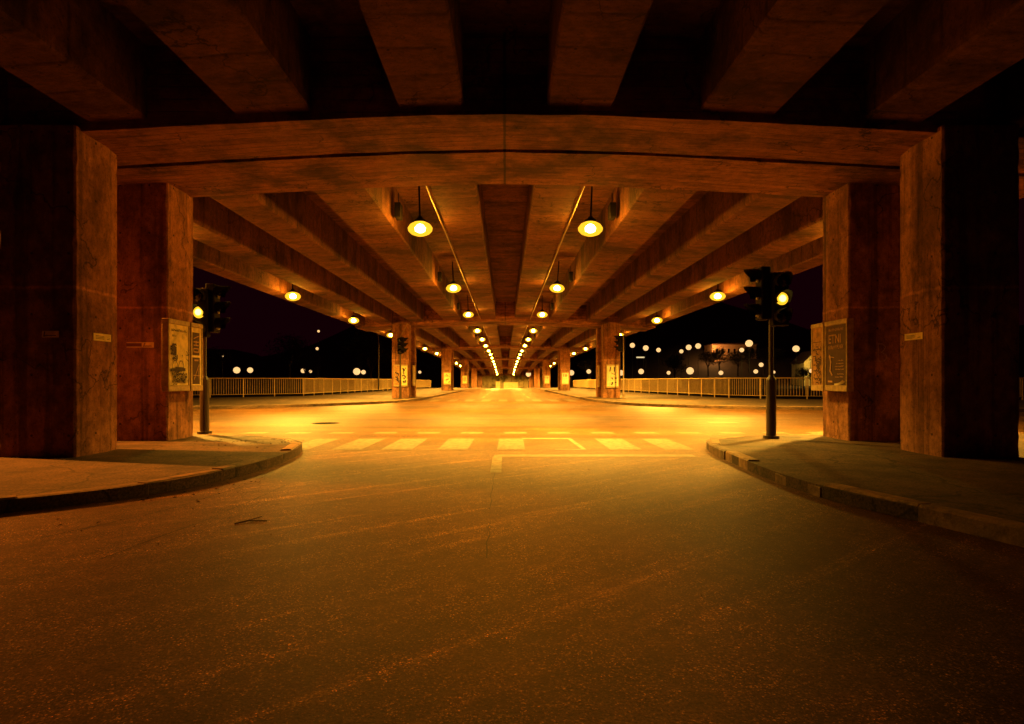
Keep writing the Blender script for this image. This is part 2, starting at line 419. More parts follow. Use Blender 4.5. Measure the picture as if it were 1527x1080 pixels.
for i in range(9):
    x = -4.3 + .98 * i
    sheet('far_crosswalk_stripe', [rect(x, x + .5, 33.5, 37.0)], 'pale stripe of the far crosswalk, %s from the left' % ORD[i])
for i in range(8):
    y = 40 + 9 * i
    for x in (-1.6, 1.5):
        sheet('lane_dash', [rect(x, x + .16, y, min(y + 5, 98))], 'lane dash on the road under the far spans')
b = MB()
def tarline(pts, w):
    o = Vector((0,0,0))
    q = []
    for (a, c), (d, e) in zip(pts, pts[1:]):
        n = max(2, int(math.hypot(d-a, e-c) / .18))
        q += [(a+(d-a)*t/n + random.uniform(-.014,.014), c+(e-c)*t/n + random.uniform(-.014,.014)) for t in range(n)]
    q.append(pts[-1])
    for (p, r) in zip(q, q[1:]):
        dx, dy = r[0]-p[0], r[1]-p[1]; l = math.hypot(dx, dy); ww = w * random.uniform(.5, 1.1)
        nx, ny = -dy/l*ww/2, dx/l*ww/2
        b.face([(p[0]-nx,p[1]-ny,.0025),(p[0]+nx,p[1]+ny,.0025),(r[0]+nx,r[1]+ny,.0025),(r[0]-nx,r[1]-ny,.0025)])
tarline([(-.13,7.5),(-.14,5.4)], .009); tarline([(-.13,4.9),(-.12,3.9)], .008)
tarline([(-2.7,9.98),(2.6,9.98)], .030)
tarline([(-3.4,4.4),(-3.0,5.4),(-2.85,6.6),(-2.8,7.2)], .014)
tarline([(-2.6,3.9),(-2.45,5.2),(-2.42,6.8)], .012)
tarline([(-2.4,5.0),(-1.2,6.2),(-.2,6.5)], .010)
tarline([(-4.5,14.9),(5,15.2)], .05)
tag(b.build('tar_seams', M['tar']), 'dark cracks and tar seams in the asphalt', None, None, 'stuff')
b = MB()
for i in range(215):
    if i < 110: x, y = random.gauss(-3.2, .35), random.gauss(6.5, .9); z = .006
    elif i < 190: x, y = random.gauss(-4.2, .5), random.gauss(9.9, .4); z = KH + .006
    else: x, y = random.uniform(-3, 1.5), random.uniform(3, 9); z = .005
    a = random.random() * 6.28; s = random.uniform(.008, .024) * (1 if i < 190 else .6)
    ca, sa = math.cos(a) * s, math.sin(a) * s
    b.face([(x-ca, y-sa, z), (x+sa*.5, y-ca*.5, z+.012), (x+ca, y+sa, z+.004), (x-sa*.5, y+ca*.5, z+.01)])
tag(b.build('leaf_litter', M['leaf']), 'dead leaves and grit along the left kerb', None, None, 'stuff')
b = MB()
tw = [P(350,783,900*HC/215), P(372,778,900*HC/210), P(398,779,900*HC/211)]
for p, q in zip(tw, tw[1:]): b.tube((p.x,p.y,.010),(q.x,q.y,.012), .006, 6)
b.tube((tw[1].x,tw[1].y,.012),(tw[1].x+.06,tw[1].y+.10,.02), .004, 6)
tag(b.build('twig', M['leaf']), 'thin dark twig lying on the asphalt left of the middle', 'twig')

b = MB(); b.lathe([(0,.003),(.30,.003),(.31,.006),(.36,.006),(.365,.001)], 28)
for k in range(-4, 5):
    w = math.sqrt(max(0, .27**2 - (k*.06)**2)); b.box((-w, k*.06-.012, .003), (w, k*.06+.012, .0075))
o = b.build('manhole_cover', M['dark']); o.location = (-4.85,16.3,0); tag(o, 'dark round manhole cover in the cross street at the left', 'manhole cover')
# ------------------------------------------------------------------ viaduct spans
PITCH, SPAN_L = 28.3, 28.17
GIRD = [(.57,1.465),(2.66,3.70),(4.90,5.70),(6.80,7.55),(8.50,9.10)]
def cross_beam_mb(w):
    b = MB(); xs = [-9.1 + 18.2 * i / 36 for i in range(37)]
    rows = []
    for x in xs:
        j = [random.uniform(-.006,.006) for _ in range(4)]
        z = zsof(x); rows.append([(x,0+j[0],z+j[1]),(x,w+j[2],z+j[3]),(x,w,z+1.25),(x,0,z+1.25)])
    for r0, r1 in zip(rows, rows[1:]):
        for a in range(4):
            c = (a + 1) % 4; b.face([r0[a], r1[a], r1[c], r0[c]])
    b.face(rows[0]); b.face(rows[-1][::-1])
    return b
def girder_mb(x0, x1):
    b = MB(); f = .12; n = 20
    y0, y1 = 1.5, SPAN_L - 1.2
    sec = [(x0, zsof(x0)+f+.03), (x0+math.copysign(.03, x1-x0), zsof(x0)+f), (x1-math.copysign(.03, x1-x0), zsof(x1)+f), (x1, zsof(x1)+f+.03), (x1, zsof(x1)+1.15), (x0, zsof(x0)+1.15)]
    for i in range(n):
        a, c = y0 + (y1-y0)*i/n, y0 + (y1-y0)*(i+1)/n
        for k in range(6):
            p, q = sec[k], sec[(k+1) % 6]
            b.face([(p[0],a,p[1]),(q[0],a,q[1]),(q[0],c,q[1]),(p[0],c,p[1])])
    return b
span = empty('bridge_span')
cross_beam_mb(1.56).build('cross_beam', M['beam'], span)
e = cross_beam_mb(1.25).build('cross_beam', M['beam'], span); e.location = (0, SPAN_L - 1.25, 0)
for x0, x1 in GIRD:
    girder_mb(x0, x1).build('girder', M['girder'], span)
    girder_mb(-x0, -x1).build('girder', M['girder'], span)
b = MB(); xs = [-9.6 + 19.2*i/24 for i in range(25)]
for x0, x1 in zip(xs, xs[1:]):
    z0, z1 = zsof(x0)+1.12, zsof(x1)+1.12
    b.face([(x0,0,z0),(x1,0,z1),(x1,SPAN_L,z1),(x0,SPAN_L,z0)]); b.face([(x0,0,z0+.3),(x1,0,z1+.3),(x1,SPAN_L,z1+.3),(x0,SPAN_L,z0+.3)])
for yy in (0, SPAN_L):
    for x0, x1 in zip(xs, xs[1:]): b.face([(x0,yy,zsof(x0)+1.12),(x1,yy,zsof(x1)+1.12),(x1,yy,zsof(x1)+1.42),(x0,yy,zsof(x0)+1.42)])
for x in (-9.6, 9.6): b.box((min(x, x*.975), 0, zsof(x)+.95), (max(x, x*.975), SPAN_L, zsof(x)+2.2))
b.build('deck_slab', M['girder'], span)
for s in (-1, 1):
    b = MB(); b.tube((s*1.505, 1.6, zsof(1.5)+.105), (s*1.505, SPAN_L-1.3, zsof(1.5)+.105), .018, 8)  # pale tube added to imitate the lamp-lit lower edge of the girder
    b.build('edge_highlight', M['poleg'], span)
spans = []
SPLAB = ['concrete viaduct span overhead in the dark, nearest the camera', 'concrete viaduct span over the junction, with the nearest lit lamps',
         'concrete viaduct span just beyond the junction, starting at the second pair of piers', 'concrete viaduct span third along beyond the junction',
         'concrete viaduct span next to last before the end wall', 'last concrete viaduct span, meeting the end wall']
for s in range(6):
    o = span if s == 0 else copy_tree(span)
    y0 = 9.63 + PITCH * (s - 1)
    o.location = (0, y0, zdeck(y0)); o.rotation_euler = (math.atan2(zdeck(y0 + PITCH) - zdeck(y0), PITCH), 0, 0)
    tag(o, SPLAB[s], 'bridge', 'spans of the viaduct'); spans.append(o)

for ch in list(spans[0].children):                # no added edge highlight in the unlit span
    if ch.name.startswith('edge_highlight'): bpy.data.objects.remove(ch)

# ------------------------------------------------------------------ pier blades
def pier_mb():
    b = MB(); c = .022; rnd = random.Random(5)
    base = [(0,0),(0,.64),(.07,1.0),(1.02,1.0),(1.05,.64),(1.05,0)]
    poly = []
    for k, p in enumerate(base):                 # chamfered corners
        a, d = Vector(base[k-1]), Vector(base[(k+1) % 6]); p = Vector(p)
        poly += [p + (a-p).normalized()*c, p + (d-p).normalized()*c]
    n = 40; rings = []
    for k in range(n + 1):
        z = 4.72*k/n; ring = []
        for t in range(0, 12, 2):
            chip = rnd.choice((0,0,0,0,0,1)) * rnd.uniform(.008,.022) + rnd.uniform(0,.004)
            q = Vector(base[t//2])
            for w in (poly[t], poly[t+1]):
                v = w + (w - q)*(chip/c) + Vector((rnd.uniform(-.002,.002), rnd.uniform(-.002,.002)))
                ring.append((v.x, v.y, z))
        rings.append(ring)
    for r0, r1 in zip(rings, rings[1:]):
        for t in range(12):
            u = (t+1) % 12; b.face([r0[t], r0[u], r1[u], r1[t]])
    b.face(rings[0][::-1]); b.face(rings[-1])
    return b
pm = pier_mb().build('concrete_pier', M['pier'])
first = True
for bay in range(6):
    for half in (0, 1):
        for sd in (-1, 1):
            y = (8.14 if half == 0 else 10.36) + PITCH * bay
            o = pm if first else pm.copy()
            if not first: C.objects.link(o)
            first = False
            o.location = (5.8 * sd if sd < 0 else 5.9, y, zroad(y) + .05); o.scale = (sd, 1, 1)
            o.scale.z = (4.60 + zdeck(y) - zroad(y) - .05) / 4.72 if bay > 1 else (4.60-.05)/4.72
            side = 'left' if sd < 0 else 'right'
            if bay == 0:
                lab = [['stained pier blade with a pale paper sticker, nearest on the left', 'left pier blade carrying the yellow poster case'],
                       ['dim pier blade with a small sticker, nearest on the right', 'right pier blade carrying the dark poster case, letter B beside it']][sd > 0][half]
            else:
                lab = '%s blade of the %s pier pair on the %s side of the road' % (['front','rear'][half], ORD[bay], side)
            tag(o, lab, 'pier', 'piers of the viaduct')

# ------------------------------------------------------------------ lamps under the deck
LAMP_COL = (1, .52, .055)
def make_lamp(kind):
    r = empty('ceiling_lamp')
    b = MB(); b.tube((0,0,.20),(0,0,1.0), .022, 8); b.build('stem', M['dark'], r)
    b = MB(); b.lathe([(.0,.26),(.05,.26),(.07,.22),(.13,.19),(.15,.13),(.14,.12)], 20); b.build('housing', M['dark'], r, smooth=True)
    b = MB(); b.lathe([(.14,.13),(.23,.08),(.285,.0),(.275,-.06),(.21,-.13),(.11,-.17),(.0,-.18)], 20); b.build('glass_bowl', M['bowl'], r, smooth=True)
    b = MB(); b.lathe([(0,.10),(.07,.07),(.125,.0),(.115,-.06),(.06,-.095),(0,-.10)], 12); b.build('bulb', M['bulb'], r, smooth=True)
    return r
def lamp_light(root, power, size=.16, cone=138, blend=1.0):
    l = bpy.data.lights.new('bulb_light', 'SPOT'); l.energy = power; l.color = LAMP_COL; l.shadow_soft_size = size
    l.spot_size = R(cone); l.spot_blend = blend
    o = bpy.data.objects.new('bulb_light', l); C.objects.link(o); o.parent = root; o.location = (0,0,-.30)
lamp0 = make_lamp(0)
LP = 2500.0
rows = [(-1.95,'left central'),(1.95,'right central'),(-8.0,'left outer'),(8.0,'right outer')]
firstl = True
for X, rn in rows:
    k = 0
    for s in range(1, 6):
        y0 = 9.63 + PITCH * (s - 1)
        for j, off in enumerate((4.2, 13.1, 22.2)):
            y = y0 + off
            if abs(X) > 5 and s == 5: continue
            o = lamp0 if firstl else copy_tree(lamp0)
            firstl = False
            o.location = (X, y, zsof(X) + zdeck(y) - (.10 if abs(X) < 5 else .08))
            if abs(X) < 5: lab = 'lit sodium lamp in the %s ceiling slot, %s from the camera' % (rn, ORD[k])
            else: lab = 'lit sodium lamp under the %s edge of the viaduct, %s from the camera' % (rn.split()[0], ORD[k])
            o.rotation_euler = (random.uniform(-.06,.06), random.uniform(-.06,.06), random.random()*6)
            tag(o, lab, 'lamp', 'sodium lamps under the viaduct'); k += 1
            lamp_light(o, LP * (1.6 if s == 5 or k == 1 else 1), cone=(134 if k == 1 else 152 if s < 4 else 178), blend=(1 if k == 1 else .9 if s < 4 else .3)) if abs(X) < 5 else lamp_light(o, LP * 1.4, cone=168, blend=.6)
# ballast boxes on the slot walls
bx = None; k = 0
for s in range(1, 3):
    for off in (4.5, 13.4, 22.5):
        for sd in (-1, 1):
            y = 9.63 + PITCH*(s-1) + off
            if bx is None:
                b = MB(); b.box((-.07,-.16,0),(.07,.16,.34)); b.box((-.05,-.13,-.012),(.05,.13,0)); b.box((-.01,-.01,.34),(.01,.01,.6))
                bx = b.build('ballast_box', M['dark'], bevel=.008); o = bx
            else:
                o = bx.copy(); C.objects.link(o)
            o.location = (sd*2.50, y, zsof(2.5)+.22)
            tag(o, 'dark ballast box on the %s slot wall beside its %s lamp' % ('left' if sd < 0 else 'right', ORD[k//2]), 'box', 'ballast boxes of the ceiling lamps'); k += 1

# ------------------------------------------------------------------ poster cases, posters, stickers
ZV = Vector((0,0,1))
def marks(name, strokes, o, u, v, n, mat, parent, lift=.002):
    b = MB()
    for pts, w in strokes: b.strip(pts, w, o, u, v, n, lift); lift += .0002
    return b.build(name, mat, parent)
def scribble(x0, x1, y0, y1, k, w):
    out = []
    for i in range(k):
        x = random.uniform(x0, x1); y = random.uniform(y0, y1)
        out.append(([(x, y), (min(x1, x+random.uniform(.02,.10)), y+random.uniform(-.05,.05)), (min(x1,x+random.uniform(.0,.1)), max(y0, y-random.uniform(.0,.08)))], w))
    return out
def textlines(x0, x1, y, h, w=.012):
    out = []; x = x0
    while x < x1:
        l = random.uniform(.010, .028)
        t = random.random()
        out.append(([(x, y), (x + (l*.3 if t < .3 else 0), y + h*random.uniform(.6,1))], w))
        if t > .35: out.append(([(x, y + h*random.choice((0,.5,1))), (x + l, y + h*random.choice((0,.5,1)))], w*.8))
        x += l + .014
    return out
def text_obj(txt, size, o, u, v, n, mat, parent, name='lettering', lift=.004, sx=1.0):
    cu = bpy.data.curves.new('t', 'FONT'); cu.body = txt; cu.size = size; cu.offset = .002
    t = bpy.data.objects.new('t', cu); C.objects.link(t)
    dg = bpy.context.evaluated_depsgraph_get()
    me = bpy.data.meshes.new_from_object(t.evaluated_get(dg))
    bpy.data.objects.remove(t)
    for vv in me.vertices:
        p = o + u * (vv.co.x * sx) + v * vv.co.y + n * lift
        vv.co = p
    me.materials.clear(); me.materials.append(mat)
    ob = bpy.data.objects.new(name, me); C.objects.link(ob); ob.parent = parent
    return ob
def panel(root, o, u, n, w, h, paper, th=.10, band=.10):
    """a rounded poster panel standing off the pier: o = lower left corner on the front plane, u = to the right, n = outwards"""
    v = ZV; cr = .035
    def pt(s, t, d): return o + u * s + v * t + n * d
    b = MB()
    def slab(s0, s1, t0, t1, d0, d1):
        q = [(s0,t0),(s1,t0),(s1,t1),(s0,t1)]
        a = [pt(s,t,d0) for s,t in q]; c = [pt(s,t,d1) for s,t in q]
        b.face(a[::-1]); b.face(c)
        for i in range(4): b.face([a[i], a[(i+1)%4], c[(i+1)%4], c[i]])
    slab(0, w, 0, h, -th, 0)
    slab(-.012, w+.012, 0, band, -th, .018); slab(-.012, w+.012, h-band*.8, h, -th, .018)
    slab(-.012, .028, band, h-band*.8, -th, .014); slab(w-.028, w+.012, band, h-band*.8, -th, .014)
    f = b.build('frame', M['frame'], root, bevel=.008)
    b = MB(); m = .03
    b.face([pt(m,band+.004,.004),pt(w-m,band+.004,.004),pt(w-m,h-band*.8-.004,.004),pt(m,h-band*.8-.004,.004)])
    p = b.build('poster', paper, root)
    return p
def poster_case(sd, label):
    root = empty('poster_case', (0,0,0))
    tag(root, label, 'poster case', 'poster cases on the near piers')
    X = -5.60 if sd < 0 else 5.68
    n = Vector((-sd, 0, 0)); z0, H = .97, 1.22
    if sd < 0:
        u = Vector((0,1,0)); o1 = Vector((X,10.02,z0)); o2 = Vector((X,10.74,z0)); W1, W2 = .66, .40
    else:
        u = Vector((0,-1,0)); o1 = Vector((X,10.70,z0)); o2 = Vector((X,11.17,z0)); W1, W2 = .68, .40
    p1 = panel(root, o1, u, n, W1, H, M['paper'] if sd < 0 else M['papd'])
    p2 = panel(root, o2, u, n, W2, H, M['paper'] if sd < 0 else M['papo'])
    if sd < 0:
        S = textlines(.10, .55, 1.02, .035) + textlines(.12, .25, .93, .03)
        S += scribble(.06,.22,.62,.80,26,.028) + scribble(.10,.26,.56,.60,6,.02)
        for cx_ in (.19, .38):
            S.append(([(cx_-.09,.28),(cx_-.085,.45),(cx_-.04,.52),(cx_+.03,.52),(cx_+.075,.45),(cx_+.08,.30)], .014))
        S += [([(.05,.36),(.50,.375)], .05), ([(.20,.40),(.44,.395)], .035)]
        S += scribble(.06,.55,.17,.34,46,.012) + textlines(.08,.58,.15,.05,.014) + textlines(.10,.22,.115,.02)
        S += scribble(.30,.60,.55,.72,7,.012)
        marks('print', S, o1, u, ZV, n, M['ink'], p1, .007)
        S = [([(.04+.0,.60),(.30,.60)], .0)] if False else []
        b = MB()
        for (a, c, d, e) in ((.05,.30,.64,1.05),(.05,.31,.12,.60)):
            b.face([o2+u*a+ZV*d+n*.006, o2+u*c+ZV*d+n*.006, o2+u*c+ZV*e+n*.006, o2+u*a+ZV*e+n*.006])
        pr = b.build('print', M['papd'], p2)
        S = [([(.09,.70),(.26,.70),(.26,.76),(.09,.76),(.09,.70)],.02), ([(.09,.82),(.26,.82)],.022), ([(.09,.88),(.26,.88)],.022), ([(.17,.82),(.17,.9)],.02),
             ([(.09,.94),(.26,.99)],.02), ([(.12,.55),(.25,.55)],.03), ([(.10,.20),(.28,.48)],.016), ([(.28,.20),(.24,.40)],.012), ([(.08,.28),(.3,.27)],.016)]
        marks('pale_print', S, o2, u, ZV, n, M['inkl'], p2, .010)
    else:
        text_obj('ETNI', .215, o1 + u*.10 + ZV*.83, u, ZV, n, M['inkl'], p1, 'lettering', .008, .88)
        S = textlines(.12,.58,1.04,.045,.011) + textlines(.12,.56,.73,.06,.014)
        S += [([(.16,.62),(.20,.5),(.17,.35),(.24,.28)],.035), ([(.14,.60),(.30,.58)],.016), ([(.12,.17),(.24,.165)],.03)]
        for y in (.52,.47,.42,.37,.29,.24): S += textlines(.34+random.uniform(0,.1),.60,y,.012,.010)
        marks('print', S, o1, u, ZV, n, M['inkl'], p1, .007)
        b = MB()                                  # torn lower edge of the poster curling outwards
        k = 10
        for i in range(k):
            a, c = .30 + .34*i/k, .30 + .34*(i+1)/k
            f = lambda s: (.10 + .06*((s-.30)/.34)**2, .012 + .05*((s-.30)/.34)**2)
            (t0, d0), (t1, d1) = f(a), f(c)
            b.face([o1+u*a+ZV*t0+n*.012, o1+u*c+ZV*t1+n*.012, o1+u*c+ZV*(t1+.035)+n*d1, o1+u*a+ZV*(t0+.03)+n*d0])
        b.build('torn_edge', M['papw'], p1)
        marks('print', scribble(.06,.33,.12,.80,40,.02) + [([(.06,.74),(.34,.75)],.02),([(.06,.88),(.34,.88)],.012)], o2, u, ZV, n, M['papd'], p2, .007)
poster_case(-1, 'yellow two-panel poster case with sketched figures on the left pier')
poster_case(1, 'two-panel poster case with dark poster reading ETNI on the right pier')

def wall_poster(o, u, n, w, h, paper, strokes, label, ink='ink', group='posters on the far piers', case=True):
    root = empty('pier_poster', o)
    tag(root, label, 'poster', group)
    p = panel(root, Vector((0,0,0)), u, n, w, h, paper, th=.06, band=.09)
    marks('print', strokes, Vector((0,0,0)), u, ZV, n, M[ink], p, .008)
def scr_big(w, h, k): return scribble(.08, w-.12, .18, h-.2, k, .05)
YF = 8.14 + PITCH
un = Vector((1,0,0)); nn = Vector((0,-1,0))
wall_poster(Vector((-6.72,YF-.07,.80)), un, nn, .40, 1.32, M['papo'], scr_big(.40,1.32,16), 'scrawled outer poster on the left pier beyond the junction')
wall_poster(Vector((-6.29,YF-.07,.80)), un, nn, .40, 1.32, M['paper'], scr_big(.40,1.32,18), 'scrawled inner poster on the left pier beyond the junction, behind a traffic light pole')
wall_poster(Vector((-5.73,YF+1.05,.82)), Vector((0,1,0)), Vector((1,0,0)), .95, 1.3, M['papw'], scr_big(.95,1.3,10), 'pale poster in the gap of the left pier pair beyond the junction')
wall_poster(Vector((6.10,YF-.07,.72)), un, nn, .74, 1.42, M['papw'],
            [([(.20,1.0),(.25,1.25)],.06),([(.47,1.0),(.47,1.25)],.07),([(.3,.9),(.5,.8)],.03)] + scr_big(.7,.9,6), 'white poster with dark upright strokes on the right pier beyond the junction')
wall_poster(Vector((5.83,YF+1.9,.75)), Vector((0,-1,0)), Vector((-1,0,0)), .85, 1.36, M['papo'], scr_big(.85,1.36,12), 'faded poster in the gap of the right pier pair beyond the junction')
for bay in (2, 3):
    yb = 8.14 + PITCH * bay; zb = zroad(yb) + .75
    wall_poster(Vector((-6.60,yb-.07,zb)), un, nn, .75, 1.3, M['paper'], scr_big(.75,1.3,16), 'scrawled poster on the left pier, %s pair along' % ORD[bay])
    wall_poster(Vector((6.05,yb-.07,zb)), un, nn, .75, 1.3, M['papw'], [([(.22,.85),(.22,1.1)],.07),([(.42,.85),(.38,.97),(.45,1.1),(.55,.97),(.44,.85)],.06)], 'white poster on the right pier, %s pair along' % ORD[bay])

def sticker(o, u, n, w, h, label, style, mat='paper'):
    root = empty('sticker', o)
    tag(root, label, 'sticker', 'paper stickers on the piers')
    b = MB(); q = [(0,0),(w,0),(w,h),(0,h)]
    b.face([u*s + ZV*t + n*.004 for s, t in q]); b.face([u*s + ZV*t + n*.001 for s, t in reversed(q)])
    for i in range(4):
        (s, t), (s2, t2) = q[i], q[(i+1) % 4]
        b.face([u*s+ZV*t+n*.001, u*s2+ZV*t2+n*.001, u*s2+ZV*t2+n*.004, u*s+ZV*t+n*.004])
    p = b.build('paper', M[mat], root)
    if style == 'script':
        x0 = .12*w; S = [([(x0+.05*w,.85*h),(x0,.2*h),(x0+.12*w,.25*h)],.16*h)]
        S.append(([(x0+.12*w+.60*w*i/16, (.22+.12*(i % 2))*h) for i in range(17)], .09*h))
    elif style == 'rows':
        S = [([(.12*w,y*h),(.58*w,y*h)],.07*h) for y in (.3,.48,.66)] + [([(.75*w,.3*h),(.88*w,.3*h),(.88*w,.5*h)],.06*h)]
    else:
        S = [([(.03*w,.5*h),(.52*w,.5*h)],.62*h), ([(.68*w,.85*h),(.63*w,.2*h)],.15*h)]
        S.append(([(.66*w+.26*w*i/10, (.22+.12*(i % 2))*h) for i in range(11)], .1*h))
    marks('print', S, Vector((0,0,0)), u, ZV, n, M['papd'] if style != 'half' else M['inkl2'], p, .0055)
M['inkl2'] = plain('faded_red_print', (.22,.07,.03), .7)
def stick_at(x0, x1, y0, y1, face, **kw):
    """x, y box in the photograph; face: ('y', Y) crosswise or ('x', X) lengthwise plane"""
    if face[0] == 'y':
        Y = face[1]; a = P(x0, y1, Y); w = (x1-x0)*Y/F; h = (y1-y0)*Y/F
        sticker(Vector((a.x, Y-.002, a.z)), Vector((1,0,0)), Vector((0,-1,0)), w, h, **kw)
    else:
        X = face[1]; Ya, Yb = F*X/(x0-CX), F*X/(x1-CX); Ym = (Ya+Yb)/2
        z = HC - (y1-CY)*Ym/F; h = (y1-y0)*Ym/F
        o = Vector((X - math.copysign(.002, X), Ya, z)); u = Vector((0, math.copysign(1, Yb-Ya), 0))
        sticker(o, u, Vector((-math.copysign(1, X),0,0)), abs(Yb-Ya), h, **kw)
stick_at(63, 88, 493.5, 503.5, ('y', 8.14), label='pale sticker with dark script on the nearest left pier front', style='script')
stick_at(139, 165, 498, 509, ('x', -5.8), label='pale sticker with printed rows on the inner side of the nearest left pier', style='rows')
stick_at(189, 229.5, 510.5, 518.5, ('y', 10.36), label='long half-red sticker on the dark front of the left pier with the yellow poster case', style='half')
stick_at(1349.5, 1376, 497, 507, ('x', 5.9), label='small yellowish sticker on the nearest right pier', style='rows')
b = MB()
o = P(1309, 539, 10.36); o.y = 10.352
gw = 13*10.36/F; gh = 26*10.36/F
b.strip([(0,0),(0,gh)], .010, o, Vector((1,0,0)), ZV, Vector((0,-1,0)), .002)
b.strip([(-.01,gh),(gw*.5,gh*1.0),(gw*.85,gh*.82),(gw*.6,gh*.6),(.0+gw*.35,gh*.52)], .010, o, Vector((1,0,0)), ZV, Vector((0,-1,0)), .003)
b.strip([(gw*.35,gh*.52),(gw*.9,gh*.38),(gw,gh*.2),(gw*.7,gh*.02),(-.01,0)], .010, o, Vector((1,0,0)), ZV, Vector((0,-1,0)), .004)
tag(b.build('graffiti_letter', M['chalk']), 'faint chalked letter B on the dark right pier front', 'graffiti')

# ------------------------------------------------------------------ traffic lights
def signal_head(root, loc, rz, lit=None):
    """three-lens head facing local -Y, visors on every lens"""
    c, s = math.cos(rz), math.sin(rz)
    def T(o):
        o.location = loc; o.rotation_euler = (0,0,rz); return o
    b = MB(); b.box((-.14,0,-.47),(.14,.17,.47)); b.box((-.05,.17,-.40),(.05,.21,.40)); h = T(b.build('signal_head', M['dark'], root, bevel=.02))
    for i, z in enumerate((.31, 0, -.31)):
        b = MB(); seg = 14
        for k in range(seg):                       # hood: open below
            a0, a1 = R(-35 + 250*k/seg), R(-35 + 250*(k+1)/seg)
            for rr in (.125, .132):
                p = [(rr*math.cos(a), -d, z + rr*math.sin(a)) for a, d in ((a0,0),(a1,0),(a1,.05+.16*max(0,math.sin(a1)) + .05),(a0,.05+.16*max(0,math.sin(a0)) + .05))]
                b.face(p)
        v = b.build('visor', M['dark'], h)
        b = MB(); b.lathe([(.112,-.012),(.10,-.026),(.06,-.040),(0,-.046)], 18, (0,0,z), 'Y')
        ln = b.build('lens', M['amber'] if lit == i else M['glass'], h, smooth=True)
        if lit == i:
            b = MB(); b.lathe([(.060,-.046),(.05,-.052),(.03,-.056),(0,-.057)], 18, (0,0,z), 'Y'); b.lathe([(.060,-.046),(.02,-.03)], 18, (0,0,z), 'Y')
            b.build('glowing_core', M['core'], h, smooth=True)
    return h
def traffic_light(loc, heads, label, h=2.9, thick=(.062,.085), thin=.040, rod=None, mat='pole'):
    root = empty('traffic_light', loc); tag(root, label, 'traffic light', 'traffic lights at the junction')
    b = MB(); b.tube((0,0,0),(0,0,.05), thick[1]*1.6, 14); b.tube((0,0,.05),(0,0,1.05), thick[1], 14); b.tube((0,0,1.05),(0,0,1.13), thick[1], 14, thin)
    b.tube((0,0,1.13),(0,0,h), thin, 12); b.build('pole', M[mat], root, smooth=False)
    for (dx, dy, z, rz, lit) in heads:
        signal_head(root, (dx, dy, z), rz, lit)
        b = MB()
        for zz in (-.3, .3): b.tube((0,0,z+zz),(dx,dy+.1,z+zz), .016, 8)
        b.build('bracket', M[mat], root)
    if rod:
        b = MB(); b.tube(rod[0], rod[1], .022, 8); b.build('stay_rod', M['poleg'], root)
    return root
zk = KH - .01
# right near pole: amber head towards the camera, second head towards the cross street
pr_ = P(1150, 653, 10.8)
za = HC - (447 - CY) * 10.7 / F - zk
traffic_light((pr_.x, 10.8, zk), [(.085,-.22,za,0,1), (-.22,.02,za+.12,R(-90),None)], 'tall dark traffic light with lit amber lens on the right pavement corner', h=za+.5)
zl = HC - (466 - CY) * 11.55 / F - zk
traffic_light((P(303,647,11.7).x, 11.75, zk), [(.0,-.2,zl,0,1), (.24,.02,zl+.10,R(90),None)], 'dark traffic light with lit amber lens beside the left poster case', h=zl+.5)
fl = P(597, 592, 35.4); zz_ = HC - (516-CY)*35.3/F - zk
traffic_light((fl.x, 35.4, zk), [(.0,-.15,zz_,0,None), (.22,.02,zz_+.05,R(90),None)], 'unlit traffic light in front of the scrawled far left pier', h=zz_+.55, thick=(.05,.07), rod=((-.02,0,zz_+.5),(.42,.1,zz_+1.35)))
fr = P(929.7, 593, 35.4); zz_ = HC - (512-CY)*35.3/F - zk
traffic_light((fr.x, 35.4, zk), [(-.30,.02,zz_,R(-90),None), (-.02,.2,zz_,R(180),None)], 'pale thin traffic light pole beside the far right pier', h=3.65, thick=(.04,.06), thin=.035, mat='poleg')

# ------------------------------------------------------------------ railings
def railing(path, label, z0=KH, top=1.19, step=.145):
    root = empty('railing', (path[0][0], path[0][1], 0)); tag(root, label, 'railing', 'railings beyond the junction')
    o = Vector((path[0][0], path[0][1], 0))
    pts = [Vector((x, y, zroad(y) + z0 - .012)) - o for x, y in path]
    bt, bb, bal = MB(), MB(), MB()
    up = Vector((0,0,1))
    for p, q in zip(pts, pts[1:]):
        bt.tube(p+up*top, q+up*top, .030, 8); bb.tube(p+up*.17, q+up*.17, .018, 6)
        L = (q-p).length; n = max(1, int(round(L / 2.0)))
        t = (q-p).normalized(); w = Vector((-t.y, t.x, 0))
        for k in range(n):
            c = p.lerp(q, k/n); pb = MB()
            a = [c - t*.03 - w*.02, c + t*.03 - w*.02, c + t*.03 + w*.02, c - t*.03 + w*.02]
            for i in range(4): pb.face([a[i], a[(i+1)%4], a[(i+1)%4]+up*top, a[i]+up*top])
            pb.face([x+up*top for x in a])
            pb.build('post', M['steel'], root)
        nb = int(L / step)
        for k in range(nb):
            c = p.lerp(q, (k+.5)/nb)
            a = [c - t*.011 - w*.011, c + t*.011 - w*.011, c + t*.011 + w*.011, c - t*.011 + w*.011]
            for i in range(4): bal.face([a[i]+up*.17, a[(i+1)%4]+up*.17, a[(i+1)%4]+up*(top-.02), a[i]+up*(top-.02)])
    bt.build('top_rail', M['steel'], root); bb.build('bottom_rail', M['steel'], root); bal.build('baluster_infill', M['steel'], root)
railing([(-32,34.0),(-24,34.6),(-18.1,37),(-13.7,41)], 'steel baluster railing along the cross street at the left')
railing([(-13.7,41),(-12.3,68),(-12.3,84),(-12.3,100)], 'steel railing running away behind the left piers')
railing([(30,32.5),(24,33.0),(17,34.0),(14.8,35.0),(13.6,36.7),(13.0,40)], 'steel baluster railing bending round the right corner')
